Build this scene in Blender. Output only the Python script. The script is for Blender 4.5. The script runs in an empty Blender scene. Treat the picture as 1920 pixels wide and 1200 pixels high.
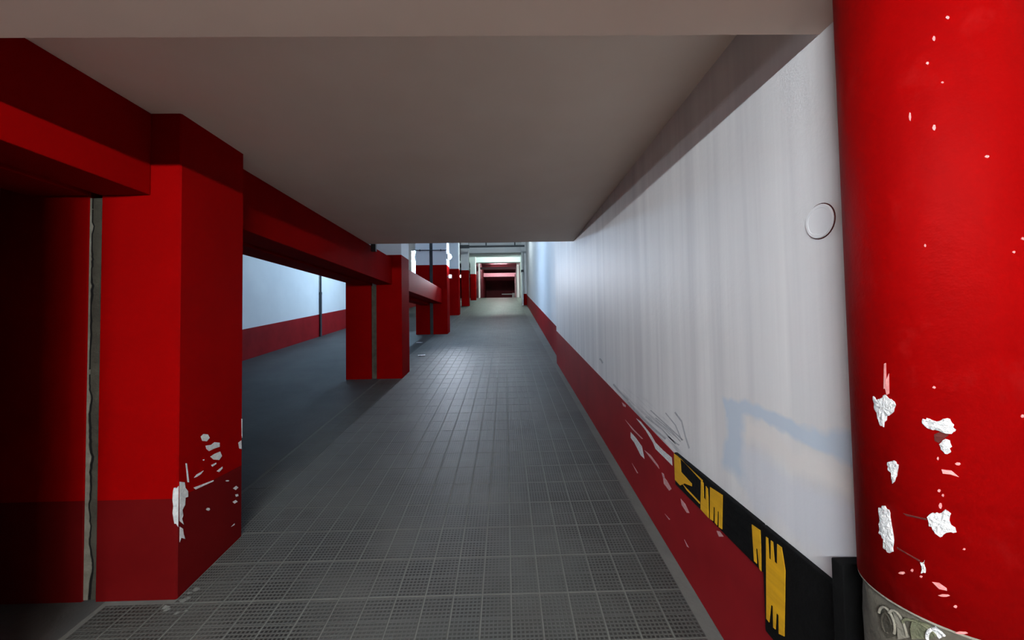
import bpy, bmesh, math, random
from mathutils import Vector, Matrix

random.seed(7)
scene = bpy.context.scene
col = scene.collection

# ------------------------------------------------------------------ camera, world, exposure
# metres, camera at the origin, +Y up the ramp, +X to the right, +Z up
PITCH, ROLL, YAW = math.radians(1.782), math.radians(-0.945), math.radians(0.918)
cam_d = bpy.data.cameras.new('camera')
cam_d.sensor_fit = 'HORIZONTAL'
cam_d.sensor_width = 36.0
cam_d.lens = 720.0 / 1920.0 * 36.0
cam_d.shift_y = -10.08 / 1920.0
cam_d.clip_start = 0.02
cam_d.clip_end = 200
cam = bpy.data.objects.new('camera', cam_d)
col.objects.link(cam)
fw = Vector((math.sin(YAW) * math.cos(PITCH), math.cos(YAW) * math.cos(PITCH), math.sin(PITCH)))
rt0 = Vector((math.cos(YAW), -math.sin(YAW), 0))
up0 = rt0.cross(fw)
rt = rt0 * math.cos(ROLL) + up0 * math.sin(ROLL)
up = up0 * math.cos(ROLL) - rt0 * math.sin(ROLL)
cam.matrix_world = Matrix((rt, up, -fw)).transposed().to_4x4()
scene.camera = cam

world = bpy.data.worlds.new('world')
scene.world = world
world.use_nodes = True
world.node_tree.nodes['Background'].inputs[0].default_value = (0.5, 0.6, 0.75, 1)
world.node_tree.nodes['Background'].inputs[1].default_value = 0.02

scene.view_settings.view_transform = 'Standard'
scene.view_settings.look = 'None'
scene.view_settings.gamma = 1.0
scene.view_settings.use_curve_mapping = False
scene.view_settings.exposure = 0.88

P_FLOOD = 13.0      # flood lamp added on the third column, watts
FLOOD_COL = (.86, .90, 1.0)
P_TUBE = 500.0       # emission strength of the tube lamp added behind the camera
P_COL = 650.0        # bulkhead lamps on the third column
P_COL_LEFT = 700.0
P_UPPER = 420.0       # ceiling tubes at the top of the ramp
P_MID = 150.0        # ceiling tube added above the middle of the ramp
P_TUBE2 = 280.0      # second tube lamp added behind the camera
P_FAR = 260.0         # pink tube in the far parking hall

# ------------------------------------------------------------------ material helpers
def new_mat(name):
    m = bpy.data.materials.new(name)
    m.use_nodes = True
    nt = m.node_tree
    return m, nt, nt.nodes['Principled BSDF']

def nd(nt, t, **kw):
    n = nt.nodes.new(t)
    for k, v in kw.items():
        setattr(n, k, v)
    return n

def mathn(nt, op, a, b=None, c=None):
    n = nd(nt, 'ShaderNodeMath', operation=op)
    for i, v in enumerate((a, b, c)):
        if v is None:
            continue
        if isinstance(v, (int, float)):
            n.inputs[i].default_value = v
        else:
            nt.links.new(v, n.inputs[i])
    return n.outputs[0]

def mixc(nt, fac, a, b):
    n = nd(nt, 'ShaderNodeMix', data_type='RGBA')
    for sock, v in ((n.inputs[0], fac), (n.inputs[6], a), (n.inputs[7], b)):
        if isinstance(v, (int, float)):
            sock.default_value = v
        elif isinstance(v, tuple):
            sock.default_value = (*v[:3], 1)
        else:
            nt.links.new(v, sock)
    return n.outputs[2]

def noise(nt, scale, detail=3, rough=.5, vec=None, stretch=None):
    n = nd(nt, 'ShaderNodeTexNoise')
    n.inputs['Scale'].default_value = scale
    n.inputs['Detail'].default_value = detail
    n.inputs['Roughness'].default_value = rough
    if vec is None:
        g = nd(nt, 'ShaderNodeNewGeometry')
        vec = g.outputs['Position']
    if stretch:
        mp = nd(nt, 'ShaderNodeMapping')
        mp.inputs['Scale'].default_value = stretch
        nt.links.new(vec, mp.inputs[0])
        vec = mp.outputs[0]
    nt.links.new(vec, n.inputs['Vector'])
    return n.outputs[0]

def ramp(nt, v, lo, hi):
    n = nd(nt, 'ShaderNodeMapRange')
    n.inputs[1].default_value = lo
    n.inputs[2].default_value = hi
    nt.links.new(v, n.inputs[0])
    return n.outputs[0]

def bump(nt, b, h, strength, dist=.01):
    n = nd(nt, 'ShaderNodeBump')
    n.inputs['Strength'].default_value = strength
    n.inputs['Distance'].default_value = dist
    nt.links.new(h, n.inputs['Height'])
    nt.links.new(n.outputs[0], b.inputs['Normal'])

def paint(name, c1, c2, rough=.5, scale=2.5, bmp=.15, bscale=18, spec=.35, stretch=None):
    m, nt, b = new_mat(name)
    f = noise(nt, scale, 3, .6, stretch=stretch)
    nt.links.new(mixc(nt, ramp(nt, f, .3, .7), c1, c2), b.inputs['Base Color'])
    b.inputs['Roughness'].default_value = rough
    b.inputs['Specular IOR Level'].default_value = spec
    if bmp:
        bump(nt, b, noise(nt, bscale, 4, .6), bmp)
    return m

M = {}
M['red'] = paint('red_paint', (.27, .0006, .0008), (.23, .0005, .0006), .7, 2.0, 0, spec=.02)
M['maroon'] = paint('dark_red_paint', (.125, .003, .0035), (.10, .002, .0025), .65, 3.0, 0, spec=.06)
M['dado'] = paint('dado_red_paint', (.29, .012, .016), (.22, .009, .012), .6, 2.5, 0, spec=.07)
M['white'] = paint('white_paint', (.80, .81, .82), (.72, .73, .75), .6, 1.2, 0)
M['ceil'] = paint('ceiling_plaster', (.93, .79, .68), (.87, .72, .61), .8, 1.5, 0)
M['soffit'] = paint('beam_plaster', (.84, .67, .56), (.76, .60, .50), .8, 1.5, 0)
M['concrete'] = paint('lane_concrete', (.085, .088, .086), (.055, .058, .058), .6, 1.6, .25, 30)
M['mortar'] = paint('tile_mortar', (.145, .150, .138), (.110, .113, .104), .7, 4, .2, 60)
M['raw'] = paint('raw_concrete', (.115, .105, .080), (.055, .048, .036), .9, 9, .8, 25)
M['old_cement'] = paint('greenish_cement', (.17, .18, .11), (.10, .105, .065), .9, 30, .8, 60)
M['filler_light'] = paint('pale_filler', (.30, .29, .24), (.19, .18, .14), .9, 14, .9, 30)
M['filler_dark'] = paint('dark_filler', (.075, .07, .052), (.045, .04, .03), .9, 10, .9, 30)
M['crack'] = paint('crack_shade', (.006, .005, .005), (.004, .004, .004), .9, 5, 0)  # near-black, stands in for the shade inside the joint
M['plaster'] = paint('bare_plaster', (.78, .80, .80), (.58, .61, .62), .8, 60, .9, 120)
M['pale_red'] = paint('worn_red_paint', (.80, .36, .34), (.66, .22, .22), .6, 60, .2, 90)
M['pink'] = paint('pink_scrape', (.62, .36, .36), (.52, .26, .27), .7, 50, .4, 90)
M['brown'] = paint('dark_gouge_and_shade', (.10, .015, .012), (.06, .008, .008), .9, 30, .4, 60)
M['scuff'] = paint('grey_scuff', (.36, .37, .39), (.46, .47, .49), .8, 40, .2, 90)
M['rubber'] = paint('black_rubber', (.004, .004, .004), (.006, .006, .006), .7, 20, .2, 60, spec=.08)
M['yellow'] = paint('yellow_film', (.80, .44, .012), (.62, .32, .01), .45, 12, .1, 60, stretch=(1, .4, 3))
M['yellow_worn'] = paint('worn_yellow_film', (.28, .13, .02), (.16, .07, .015), .6, 20, .1, 60)
M['pipe_dark'] = paint('dark_pipe', (.05, .055, .065), (.035, .04, .045), .5, 6, 0)
M['pipe_white'] = paint('white_pipe', (.75, .78, .78), (.68, .72, .72), .4, 6, 0)
M['metal'] = paint('grey_metal', (.42, .43, .44), (.36, .37, .38), .4, 6, 0)
M['paper'] = paint('white_paper', (.85, .86, .86), (.75, .77, .78), .7, 30, .1)
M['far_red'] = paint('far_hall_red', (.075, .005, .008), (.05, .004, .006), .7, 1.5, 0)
M['far_pink'] = paint('far_beam_paint', (.75, .62, .64), (.68, .56, .58), .6, 1.5, 0)

def emit(name, c, s):
    m, nt, b = new_mat(name)
    b.inputs['Base Color'].default_value = (.8, .8, .8, 1)
    b.inputs['Emission Color'].default_value = (*c, 1)
    b.inputs['Emission Strength'].default_value = s
    return m
M['lamp_blue'] = emit('lamp_glass', (.50, .72, 1.0), P_COL)
M['lamp_blue2'] = emit('lamp_glass_left', (.48, .74, 1.0), P_COL_LEFT)
M['tube'] = emit('added_tube_glass', (.88, .95, 1.0), P_TUBE)
M['tube_b_added'] = emit('added_tube_glass_second', (1.0, .93, .88), P_TUBE2)
M['tube_mid_added'] = emit('added_tube_glass_middle', (.80, .95, 1.0), P_MID)
M['tube_mint'] = emit('tube_glass_mint', (.74, 1.0, .90), P_UPPER)
M['tube_pink'] = emit('tube_glass_pink', (1.0, .55, .62), P_FAR)
M['flood_glass'] = emit('flood_glass', (1.0, .80, .84), 2.0)
M['lamp_pink'] = emit('lamp_glass_pink', (1.0, .72, .74), 14.0)

# the glossy red paint of the round column: brushed relief and slight wear
def round_red():
    m, nt, b = new_mat('round_column_red')
    f = noise(nt, 3.0, 6, .6)
    c = mixc(nt, ramp(nt, f, .3, .7), (.27, .0008, .001), (.23, .0006, .0008))
    w = noise(nt, 9.0, 6, .7, stretch=(1, 1, .6))
    c = mixc(nt, ramp(nt, w, .58, .80), c, (.29, .006, .006))
    nt.links.new(c, b.inputs['Base Color'])
    b.inputs['Roughness'].default_value = .6
    b.inputs['Specular IOR Level'].default_value = .03
    h = mathn(nt, 'ADD', noise(nt, 14, 5, .6), mathn(nt, 'MULTIPLY', noise(nt, 40, 3, .5, stretch=(1, 1, .4)), .35))
    bump(nt, b, h, .30, .012)
    return m
M['round_red'] = round_red()

# near right wall: white paint with roller streaks and newer touch-up patches of bluish and cream paint
def wall_right_mat():
    m, nt, b = new_mat('right_wall_paint')
    g = nd(nt, 'ShaderNodeNewGeometry')
    sp = nd(nt, 'ShaderNodeSeparateXYZ')
    nt.links.new(g.outputs['Position'], sp.inputs[0])
    y, z = sp.outputs[1], sp.outputs[2]
    n1 = noise(nt, 3.0, 4, .6)
    streak = noise(nt, 1.0, 4, .6, stretch=(1, 7.0, .25))
    c = mixc(nt, ramp(nt, streak, .35, .68), (.66, .66, .67), (.83, .83, .825))
    c = mixc(nt, mathn(nt, 'MULTIPLY', ramp(nt, n1, .5, .8), .35), c, (.68, .68, .67))
    wob = mathn(nt, 'MULTIPLY', mathn(nt, 'SUBTRACT', noise(nt, 5.0, 3, .5), .5), .18)
    yw = mathn(nt, 'ADD', y, wob)
    zw = mathn(nt, 'ADD', z, wob)
    def box(y0, y1, z0, z1, s=.03):
        a = ramp(nt, yw, y0, y0 + s); bb = ramp(nt, yw, y1, y1 - s)
        d = ramp(nt, zw, z0, z0 + s); e = ramp(nt, zw, z1, z1 - s)
        return mathn(nt, 'MULTIPLY', mathn(nt, 'MULTIPLY', a, bb), mathn(nt, 'MULTIPLY', d, e))
    blue = mathn(nt, 'MAXIMUM', box(.80, 1.55, -.355, -.275, .02), box(1.36, 1.56, -.62, -.275, .05))
    c = mixc(nt, mathn(nt, 'MULTIPLY', blue, .85), c, (.53, .63, .74))
    c = mixc(nt, mathn(nt, 'MULTIPLY', box(.80, 1.40, -.46, -.345, .04), .8), c, (.80, .77, .74))
    c = mixc(nt, mathn(nt, 'MULTIPLY', box(.80, 1.42, -.66, -.45, .05), .55), c, (.66, .70, .78))
    # rubbed dirt above the dado, in long strokes down the ramp
    along = mathn(nt, 'SUBTRACT', z, mathn(nt, 'MULTIPLY', y, .135))
    cv = nd(nt, 'ShaderNodeCombineXYZ')
    nt.links.new(mathn(nt, 'MULTIPLY', y, 1.2), cv.inputs[0])
    nt.links.new(mathn(nt, 'MULTIPLY', along, 22.0), cv.inputs[1])
    st = noise(nt, 1.0, 4, .7, vec=cv.outputs[0])
    rub = mathn(nt, 'MULTIPLY', box(1.88, 3.2, -.80, -.47, .12), ramp(nt, st, .47, .56))
    c = mixc(nt, mathn(nt, 'MULTIPLY', rub, .7), c, (.33, .34, .36))
    nt.links.new(c, b.inputs['Base Color'])
    b.inputs['Roughness'].default_value = .55
    b.inputs['Specular IOR Level'].default_value = .3
    bump(nt, b, mathn(nt, 'ADD', noise(nt, 30, 4, .6), noise(nt, 3, 3, .5)), .12, .01)
    return m
M['wall_right'] = wall_right_mat()

# ramp tiles: cement tile pressed with two pads of 7 x 7 small pits (UV runs 0..1 on each tile)
def tile_mat():
    m, nt, b = new_mat('ribbed_cement_tile')
    uv = nd(nt, 'ShaderNodeUVMap')
    sp = nd(nt, 'ShaderNodeSeparateXYZ')
    nt.links.new(uv.outputs[0], sp.inputs[0])
    def cell(s, n):
        fr = mathn(nt, 'FRACT', mathn(nt, 'MULTIPLY', s, n))
        d = mathn(nt, 'ABSOLUTE', mathn(nt, 'SUBTRACT', fr, .5))
        return ramp(nt, d, .36, .24)
    u = cell(sp.outputs[0], 7.0)
    half = mathn(nt, 'FRACT', mathn(nt, 'MULTIPLY', sp.outputs[1], 2.0))
    v = cell(half, 6.5)
    mid = ramp(nt, mathn(nt, 'ABSOLUTE', mathn(nt, 'SUBTRACT', half, .5)), .49, .465)
    pit = mathn(nt, 'MULTIPLY', mathn(nt, 'MULTIPLY', u, v), mid)
    groove = mathn(nt, 'MULTIPLY', v, mid)
    big = noise(nt, .9, 5, .6)
    med = noise(nt, 5.0, 4, .6)
    c = mixc(nt, ramp(nt, big, .32, .68), (.070, .076, .071), (.092, .092, .084))
    c = mixc(nt, mathn(nt, 'MULTIPLY', ramp(nt, med, .45, .75), .6), c, (.064, .062, .054))
    wear = mathn(nt, 'MULTIPLY', ramp(nt, noise(nt, 2.2, 3, .5), .30, .62), .95)
    c = mixc(nt, mathn(nt, 'MULTIPLY', groove, .22), c, (.038, .038, .035))
    c = mixc(nt, mathn(nt, 'MULTIPLY', pit, wear), c, (.010, .009, .008))
    nt.links.new(c, b.inputs['Base Color'])
    b.inputs['Roughness'].default_value = .55
    b.inputs['Specular IOR Level'].default_value = .35
    h = mathn(nt, 'SUBTRACT', mathn(nt, 'MULTIPLY', med, .25), pit)
    bump(nt, b, h, .5, .004)
    return m
M['tile'] = tile_mat()

# ------------------------------------------------------------------ mesh helpers
def link(name, me, parent=None):
    o = bpy.data.objects.new(name, me)
    col.objects.link(o)
    if parent is not None:
        o.parent = parent
    return o

def mesh(name, verts, faces, mats, parent=None, idx=None, smooth=False):
    me = bpy.data.meshes.new(name)
    me.from_pydata([tuple(v) for v in verts], [], faces)
    for m in (mats if isinstance(mats, (list, tuple)) else [mats]):
        me.materials.append(M[m])
    if idx:
        for p, i in zip(me.polygons, idx):
            p.material_index = i
    if smooth:
        for p in me.polygons:
            p.use_smooth = True
    me.update()
    bm = bmesh.new(); bm.from_mesh(me)
    bmesh.ops.recalc_face_normals(bm, faces=bm.faces)
    bm.to_mesh(me); bm.free()
    return link(name, me, parent)

HEXF = [(0, 3, 2, 1), (4, 5, 6, 7), (0, 1, 5, 4), (1, 2, 6, 5), (2, 3, 7, 6), (3, 0, 4, 7)]
def hexa(name, x0, x1, y0, y1, zb, zt, mat, parent=None, bev=0.0):
    """box whose bottom and top may follow a slope: zb, zt numbers or functions of y"""
    B = zb if callable(zb) else (lambda y: zb)
    T = zt if callable(zt) else (lambda y: zt)
    v = [(x0, y0, B(y0)), (x1, y0, B(y0)), (x1, y1, B(y1)), (x0, y1, B(y1)),
         (x0, y0, T(y0)), (x1, y0, T(y0)), (x1, y1, T(y1)), (x0, y1, T(y1))]
    o = mesh(name, v, HEXF, mat, parent)
    if bev:
        bm = bmesh.new(); bm.from_mesh(o.data)
        bmesh.ops.bevel(bm, geom=list(bm.edges), offset=bev, segments=2, affect='EDGES', profile=.6)
        bm.to_mesh(o.data); bm.free()
    return o

def tube(name, pts, r, mat, parent=None, n=12):
    """round tube through the points"""
    V, F = [], []
    pts = [Vector(p) for p in pts]
    for i, p in enumerate(pts):
        a = pts[max(i - 1, 0)]; b = pts[min(i + 1, len(pts) - 1)]
        t = (b - a).normalized()
        s = t.cross(Vector((0, 0, 1)))
        if s.length < 1e-3:
            s = t.cross(Vector((0, 1, 0)))
        s.normalize(); u = s.cross(t)
        for k in range(n):
            an = 2 * math.pi * k / n
            V.append(p + (s * math.cos(an) + u * math.sin(an)) * r)
    for i in range(len(pts) - 1):
        for k in range(n):
            F.append((i * n + k, i * n + (k + 1) % n, (i + 1) * n + (k + 1) % n, (i + 1) * n + k))
    F.append(tuple(range(n))[::-1]); F.append(tuple(range((len(pts) - 1) * n, len(pts) * n)))
    return mesh(name, V, F, mat, parent, smooth=False)

def lathe_z(name, cx, cy, prof, mat, parent=None, n=64, smooth=True):
    V, F = [], []
    for r, z in prof:
        for k in range(n):
            a = 2 * math.pi * k / n
            V.append((cx + r * math.cos(a), cy + r * math.sin(a), z))
    for i in range(len(prof) - 1):
        for k in range(n):
            F.append((i * n + k, i * n + (k + 1) % n, (i + 1) * n + (k + 1) % n, (i + 1) * n + k))
    F.append(tuple(range(n))[::-1]); F.append(tuple(range((len(prof) - 1) * n, len(prof) * n)))
    o = mesh(name, V, F, mat, parent)
    if smooth:
        for p in o.data.polygons:
            p.use_smooth = len(p.vertices) == 4
    return o

def flake(name, pts3, nrm, t, mat, parent):
    """thin irregular plate: outline pts3 on a surface, thickness t along nrm(point)"""
    n = len(pts3)
    lo = [Vector(p) - nrm(p) * .002 for p in pts3]
    hi = [Vector(p) + nrm(p) * t for p in pts3]
    c = sum(hi, Vector()) / n
    c2 = c + nrm(c) * t * .5
    F = [(i, (i + 1) % n, n + (i + 1) % n, n + i) for i in range(n)]
    F += [tuple(range(n, 2 * n))]
    return mesh(name, lo + hi, F, mat, parent)

def empty(name, loc=(0, 0, 0)):
    o = bpy.data.objects.new(name, None)
    col.objects.link(o)
    o.empty_display_size = .1
    o.location = loc
    return o

def tag(o, label=None, cat=None, group=None, kind=None):
    if label: o['label'] = label
    if cat: o['category'] = cat
    if group: o['group'] = group
    if kind: o['kind'] = kind
    return o

def adopt(root, o):
    """parent o (built in world coordinates) to an Empty that stands at its base"""
    o.parent = root
    o.matrix_parent_inverse = Matrix.Translation(-Vector(root.location))
    return o

# ------------------------------------------------------------------ outlines of chips, scuffs and stripes
CYL_WHITE = [
    [(3.153,-0.152),(3.212,-0.158),(3.263,-0.153),(3.313,-0.145),(3.362,-0.152),(3.412,-0.155),(3.423,-0.165),(3.377,-0.18),(3.323,-0.185),(3.278,-0.209),(3.23,-0.206),(3.201,-0.19),(3.16,-0.174)],
    [(3.684,-0.184),(3.726,-0.178),(3.812,-0.182),(3.867,-0.176),(3.93,-0.175),(3.959,-0.184),(3.961,-0.196),(3.914,-0.201),(3.83,-0.198),(3.754,-0.197),(3.7,-0.191)],
    [(3.824,-0.222),(3.88,-0.211),(3.92,-0.216),(3.923,-0.231),(3.888,-0.237),(3.853,-0.233)],
    [(3.305,-0.276),(3.38,-0.269),(3.429,-0.275),(3.406,-0.297),(3.353,-0.314),(3.344,-0.295),(3.304,-0.289)],
    [(3.159,-0.372),(3.247,-0.363),(3.307,-0.373),(3.315,-0.396),(3.336,-0.423),(3.324,-0.445),(3.252,-0.452),(3.197,-0.448),(3.226,-0.431),(3.142,-0.423),(3.169,-0.397)],
    [(3.686,-0.357),(3.739,-0.346),(3.794,-0.345),(3.849,-0.335),(3.896,-0.34),(3.88,-0.353),(3.934,-0.37),(3.85,-0.375),(3.794,-0.386),(3.742,-0.378),(3.7,-0.372)],
    [(3.603,-0.443),(3.643,-0.437),(3.647,-0.459),(3.604,-0.463)],
]
CYL_PINK = [
    [(3.702,-0.471),(3.763,-0.468),(3.826,-0.473),(3.829,-0.477),(3.761,-0.479)],
    [(3.834,-0.266),(3.918,-0.265),(3.978,-0.274),(3.906,-0.272),(3.843,-0.273)],
    [(3.315,-0.085),(3.337,-0.083),(3.333,-0.118),(3.367,-0.103),(3.359,-0.142),(3.328,-0.145),(3.313,-0.133),(3.295,-0.134)],
    [(3.949,-0.252),(3.967,-0.249),(3.991,-0.249),(3.998,-0.251),(3.983,-0.254),(3.961,-0.254)],
    [(3.789,-0.305),(3.8,-0.302),(3.815,-0.302),(3.819,-0.304),(3.809,-0.307),(3.796,-0.307)],
    [(3.823,-0.312),(3.831,-0.309),(3.842,-0.309),(3.845,-0.311),(3.838,-0.314),(3.828,-0.313)],
    [(3.793,-0.331),(3.805,-0.326),(3.82,-0.326),(3.823,-0.331),(3.813,-0.336),(3.799,-0.335)],
    [(3.502,-0.466),(3.514,-0.462),(3.529,-0.462),(3.532,-0.464),(3.523,-0.467),(3.509,-0.467)],
    [(3.588,-0.47),(3.599,-0.467),(3.613,-0.467),(3.617,-0.468),(3.608,-0.471),(3.595,-0.471)],
    [(4.54,-0.163),(4.553,-0.16),(4.57,-0.16),(4.575,-0.163),(4.563,-0.165),(4.548,-0.165)],
    [(3.79,-0.122),(3.802,-0.119),(3.817,-0.12),(3.821,-0.122),(3.811,-0.124),(3.798,-0.123)],
    [(3.875,-0.501),(3.887,-0.498),(3.903,-0.497),(3.908,-0.499),(3.898,-0.502),(3.883,-0.502)],
    [(3.366,-0.482),(3.394,-0.477),(3.433,-0.474),(3.443,-0.476),(3.42,-0.48),(3.385,-0.482)],
    [(3.749,-0.491),(3.786,-0.486),(3.837,-0.483),(3.852,-0.484),(3.821,-0.488),(3.775,-0.491)],
    [(3.878,-0.545),(3.916,-0.54),(3.97,-0.537),(3.985,-0.538),(3.953,-0.542),(3.905,-0.545)],
    [(3.798,-0.248),(3.805,-0.245),(3.814,-0.245),(3.816,-0.248),(3.81,-0.251),(3.802,-0.25)],
    [(3.976,-0.398),(3.985,-0.395),(3.997,-0.395),(4.001,-0.396),(3.993,-0.398),(3.982,-0.398)],
    [(4.066,0.538),(4.079,0.54),(4.096,0.538),(4.1,0.535),(4.089,0.533),(4.074,0.535)],
    [(3.944,0.508),(3.955,0.512),(3.968,0.51),(3.971,0.505),(3.962,0.502),(3.95,0.504)],
    [(3.877,0.467),(3.887,0.469),(3.901,0.468),(3.904,0.465),(3.895,0.463),(3.883,0.465)],
    [(3.7,0.379),(3.709,0.387),(3.719,0.385),(3.721,0.377),(3.713,0.37),(3.704,0.373)],
    [(3.904,0.346),(3.916,0.351),(3.931,0.35),(3.935,0.344),(3.924,0.34),(3.911,0.342)],
    [(4.338,0.278),(4.354,0.28),(4.376,0.279),(4.382,0.277),(4.368,0.275),(4.349,0.276)],
    [(4.651,0.133),(4.666,0.136),(4.686,0.135),(4.692,0.133),(4.678,0.131),(4.66,0.132)],
    [(4.549,0.111),(4.561,0.113),(4.577,0.113),(4.581,0.111),(4.571,0.109),(4.556,0.11)],
    [(3.78,0.135),(3.787,0.138),(3.797,0.137),(3.799,0.134),(3.793,0.132),(3.784,0.133)],
    [(3.999,0.424),(4.007,0.425),(4.019,0.424),(4.022,0.422),(4.014,0.421),(4.004,0.422)],
]
CYL_DARK = [
    [(3.785,-0.206),(3.851,-0.198),(3.913,-0.203),(3.869,-0.211),(3.825,-0.22),(3.787,-0.217)],
    [(3.45,-0.364),(3.68,-0.36),(3.68,-0.363),(3.488,-0.367)],
    [(3.368,-0.433),(3.603,-0.44),(3.595,-0.443),(3.367,-0.436)],
]
COL_CHIPS = [
    [(1.973,-0.527),(1.99,-0.519),(2.019,-0.529),(2.031,-0.55),(2.012,-0.562),(1.983,-0.551)],
    [(2.005,-0.582),(2.042,-0.589),(2.065,-0.582),(2.101,-0.596),(2.101,-0.617),(2.058,-0.615),(2.028,-0.617),(2.01,-0.6)],
    [(2.037,-0.648),(2.066,-0.643),(2.105,-0.644),(2.118,-0.672),(2.097,-0.686),(2.058,-0.67)],
    [(2.043,-0.693),(2.077,-0.693),(2.077,-0.7),(2.051,-0.705)],
    [(2.082,-0.739),(2.122,-0.73),(2.122,-0.74),(2.098,-0.75)],
    [(1.934,-0.716),(1.95,-0.706),(1.992,-0.703),(1.978,-0.714),(1.95,-0.718)],
    [(1.85,-0.702),(1.878,-0.716),(1.883,-0.744),(1.898,-0.766),(1.899,-0.793),(1.884,-0.791),(1.882,-0.822),(1.867,-0.841),(1.872,-0.869),(1.865,-0.881),(1.875,-0.912),(1.853,-0.885)],
    [(1.853,-0.911),(1.871,-0.93),(1.876,-0.959),(1.884,-0.984),(1.862,-0.967),(1.854,-0.983)],
    [(2.245,-0.639),(2.269,-0.633),(2.273,-0.683),(2.253,-0.674)],
    [(2.204,-0.88),(2.229,-0.876),(2.247,-0.893),(2.226,-0.898)],
    [(2.222,-0.921),(2.244,-0.928),(2.248,-0.941),(2.229,-0.937)],
    [(2.201,-0.953),(2.226,-0.954),(2.241,-0.97),(2.217,-0.97)],
    [(2.01,-0.905),(2.019,-0.901),(2.033,-0.909),(2.037,-0.918),(2.029,-0.921),(2.017,-0.913)],
    [(2.146,-0.815),(2.155,-0.815),(2.169,-0.821),(2.173,-0.826),(2.165,-0.826),(2.152,-0.821)],
    [(1.883,-0.628),(1.89,-0.631),(1.904,-0.726),(1.895,-0.722)],
    [(1.931,-0.763),(2.059,-0.777),(2.059,-0.783),(1.944,-0.777)],
    [(2.192,-1.085),(2.218,-1.08),(2.218,-1.088)],
    [(1.986,-0.648),(1.99,-0.646),(1.996,-0.648),(1.997,-0.652),(1.994,-0.654),(1.989,-0.651)],
    [(2.27,-0.509),(2.277,-0.511),(2.278,-0.62),(2.273,-0.606)],
]
BASE_CHIPS = [
    [(2.556,-0.623),(2.473,-0.623),(2.306,-0.656),(2.232,-0.685),(2.126,-0.695),(2.015,-0.698),(2.011,-0.738),(2.129,-0.729),(2.234,-0.722),(2.27,-0.697),(2.388,-0.656)],
    [(2.68,-0.747),(2.579,-0.756),(2.463,-0.778),(2.423,-0.843),(2.49,-0.842),(2.607,-0.798),(2.684,-0.786)],
    [(2.419,-0.788),(2.315,-0.784),(2.204,-0.804),(2.187,-0.819),(2.278,-0.808)],
    [(2.867,-0.577),(2.778,-0.582),(2.779,-0.595),(2.838,-0.599)],
    [(2.801,-0.69),(2.6,-0.712),(2.436,-0.723),(2.459,-0.73),(2.652,-0.718)],
    [(2.153,-0.827),(2.127,-0.824),(2.112,-0.845),(2.137,-0.848)],
    [(2.137,-0.842),(2.09,-0.843),(2.029,-0.865),(2.059,-0.887),(2.128,-0.877)],
    [(1.923,-0.869),(1.876,-0.873),(1.836,-0.897),(1.86,-0.908),(1.915,-0.895)],
    [(1.597,-0.855),(1.572,-0.845),(1.547,-0.852),(1.58,-0.87)],
    [(1.897,-1.054),(1.852,-1.067),(1.87,-1.073)],
    [(2.127,-1.04),(2.058,-1.037),(2.072,-1.046)],
    [(2.671,-0.956),(2.548,-0.979),(2.569,-0.987)],
]
WALL_SCUFFS = [
    [(2.749,-0.559),(2.497,-0.602),(2.248,-0.623),(2.108,-0.632),(2.088,-0.618),(2.225,-0.608),(2.468,-0.585),(2.714,-0.542)],
    [(2.516,-0.624),(2.323,-0.648),(2.183,-0.666),(2.17,-0.658),(2.308,-0.639),(2.499,-0.615)],
    [(2.402,-0.578),(2.153,-0.589),(1.981,-0.619),(1.968,-0.611),(2.138,-0.579),(2.384,-0.568)],
    [(2.313,-0.52),(2.082,-0.55),(1.893,-0.574),(1.884,-0.567),(2.071,-0.542),(2.299,-0.511)],
    [(2.093,-0.485),(1.973,-0.521),(1.906,-0.578),(1.898,-0.572),(1.964,-0.515),(2.083,-0.479)],
    [(1.978,-0.457),(1.902,-0.486),(1.867,-0.549),(1.832,-0.595),(1.82,-0.586),(1.855,-0.54),(1.89,-0.477),(1.964,-0.448)],
    [(2.237,-0.546),(2.035,-0.564),(1.921,-0.588),(1.912,-0.582),(2.026,-0.557),(2.226,-0.539)],
    [(3.564,-0.316),(3.495,-0.328),(3.452,-0.348),(3.411,-0.334),(3.453,-0.314),(3.52,-0.302)],
    [(2.237,-0.56),(2.066,-0.571),(1.976,-0.579),(1.968,-0.574),(2.058,-0.566),(2.228,-0.554)],
    [(2.07,-0.606),(1.979,-0.612),(1.937,-0.612),(1.927,-0.604),(1.969,-0.605),(2.059,-0.598)],
    [(3.123,-0.486),(2.954,-0.518),(2.745,-0.544),(2.716,-0.53),(2.921,-0.503),(3.086,-0.471)],
]
CRACK = [(-1.997, -0.188), (-1.98, -0.251), (-1.971, -0.304), (-1.98, -0.377), (-1.975, -0.44), (-1.976, -0.502), (-1.964, -0.575), (-1.971, -0.647), (-1.967, -0.73), (-1.971, -0.812), (-1.962, -0.894), (-1.968, -0.955), (-1.956, -1.048), (-1.946, -1.078), (-1.964, -1.18), (-1.968, -1.25)]
CRACK2 = [(-1.986, 0.646), (-1.996, 0.593), (-1.973, 0.51), (-1.99, 0.435), (-1.976, 0.375), (-1.977, 0.33), (-1.991, 0.286), (-1.975, 0.226), (-1.985, 0.136), (-1.979, 0.033), (-1.982, -0.115)]
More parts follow.
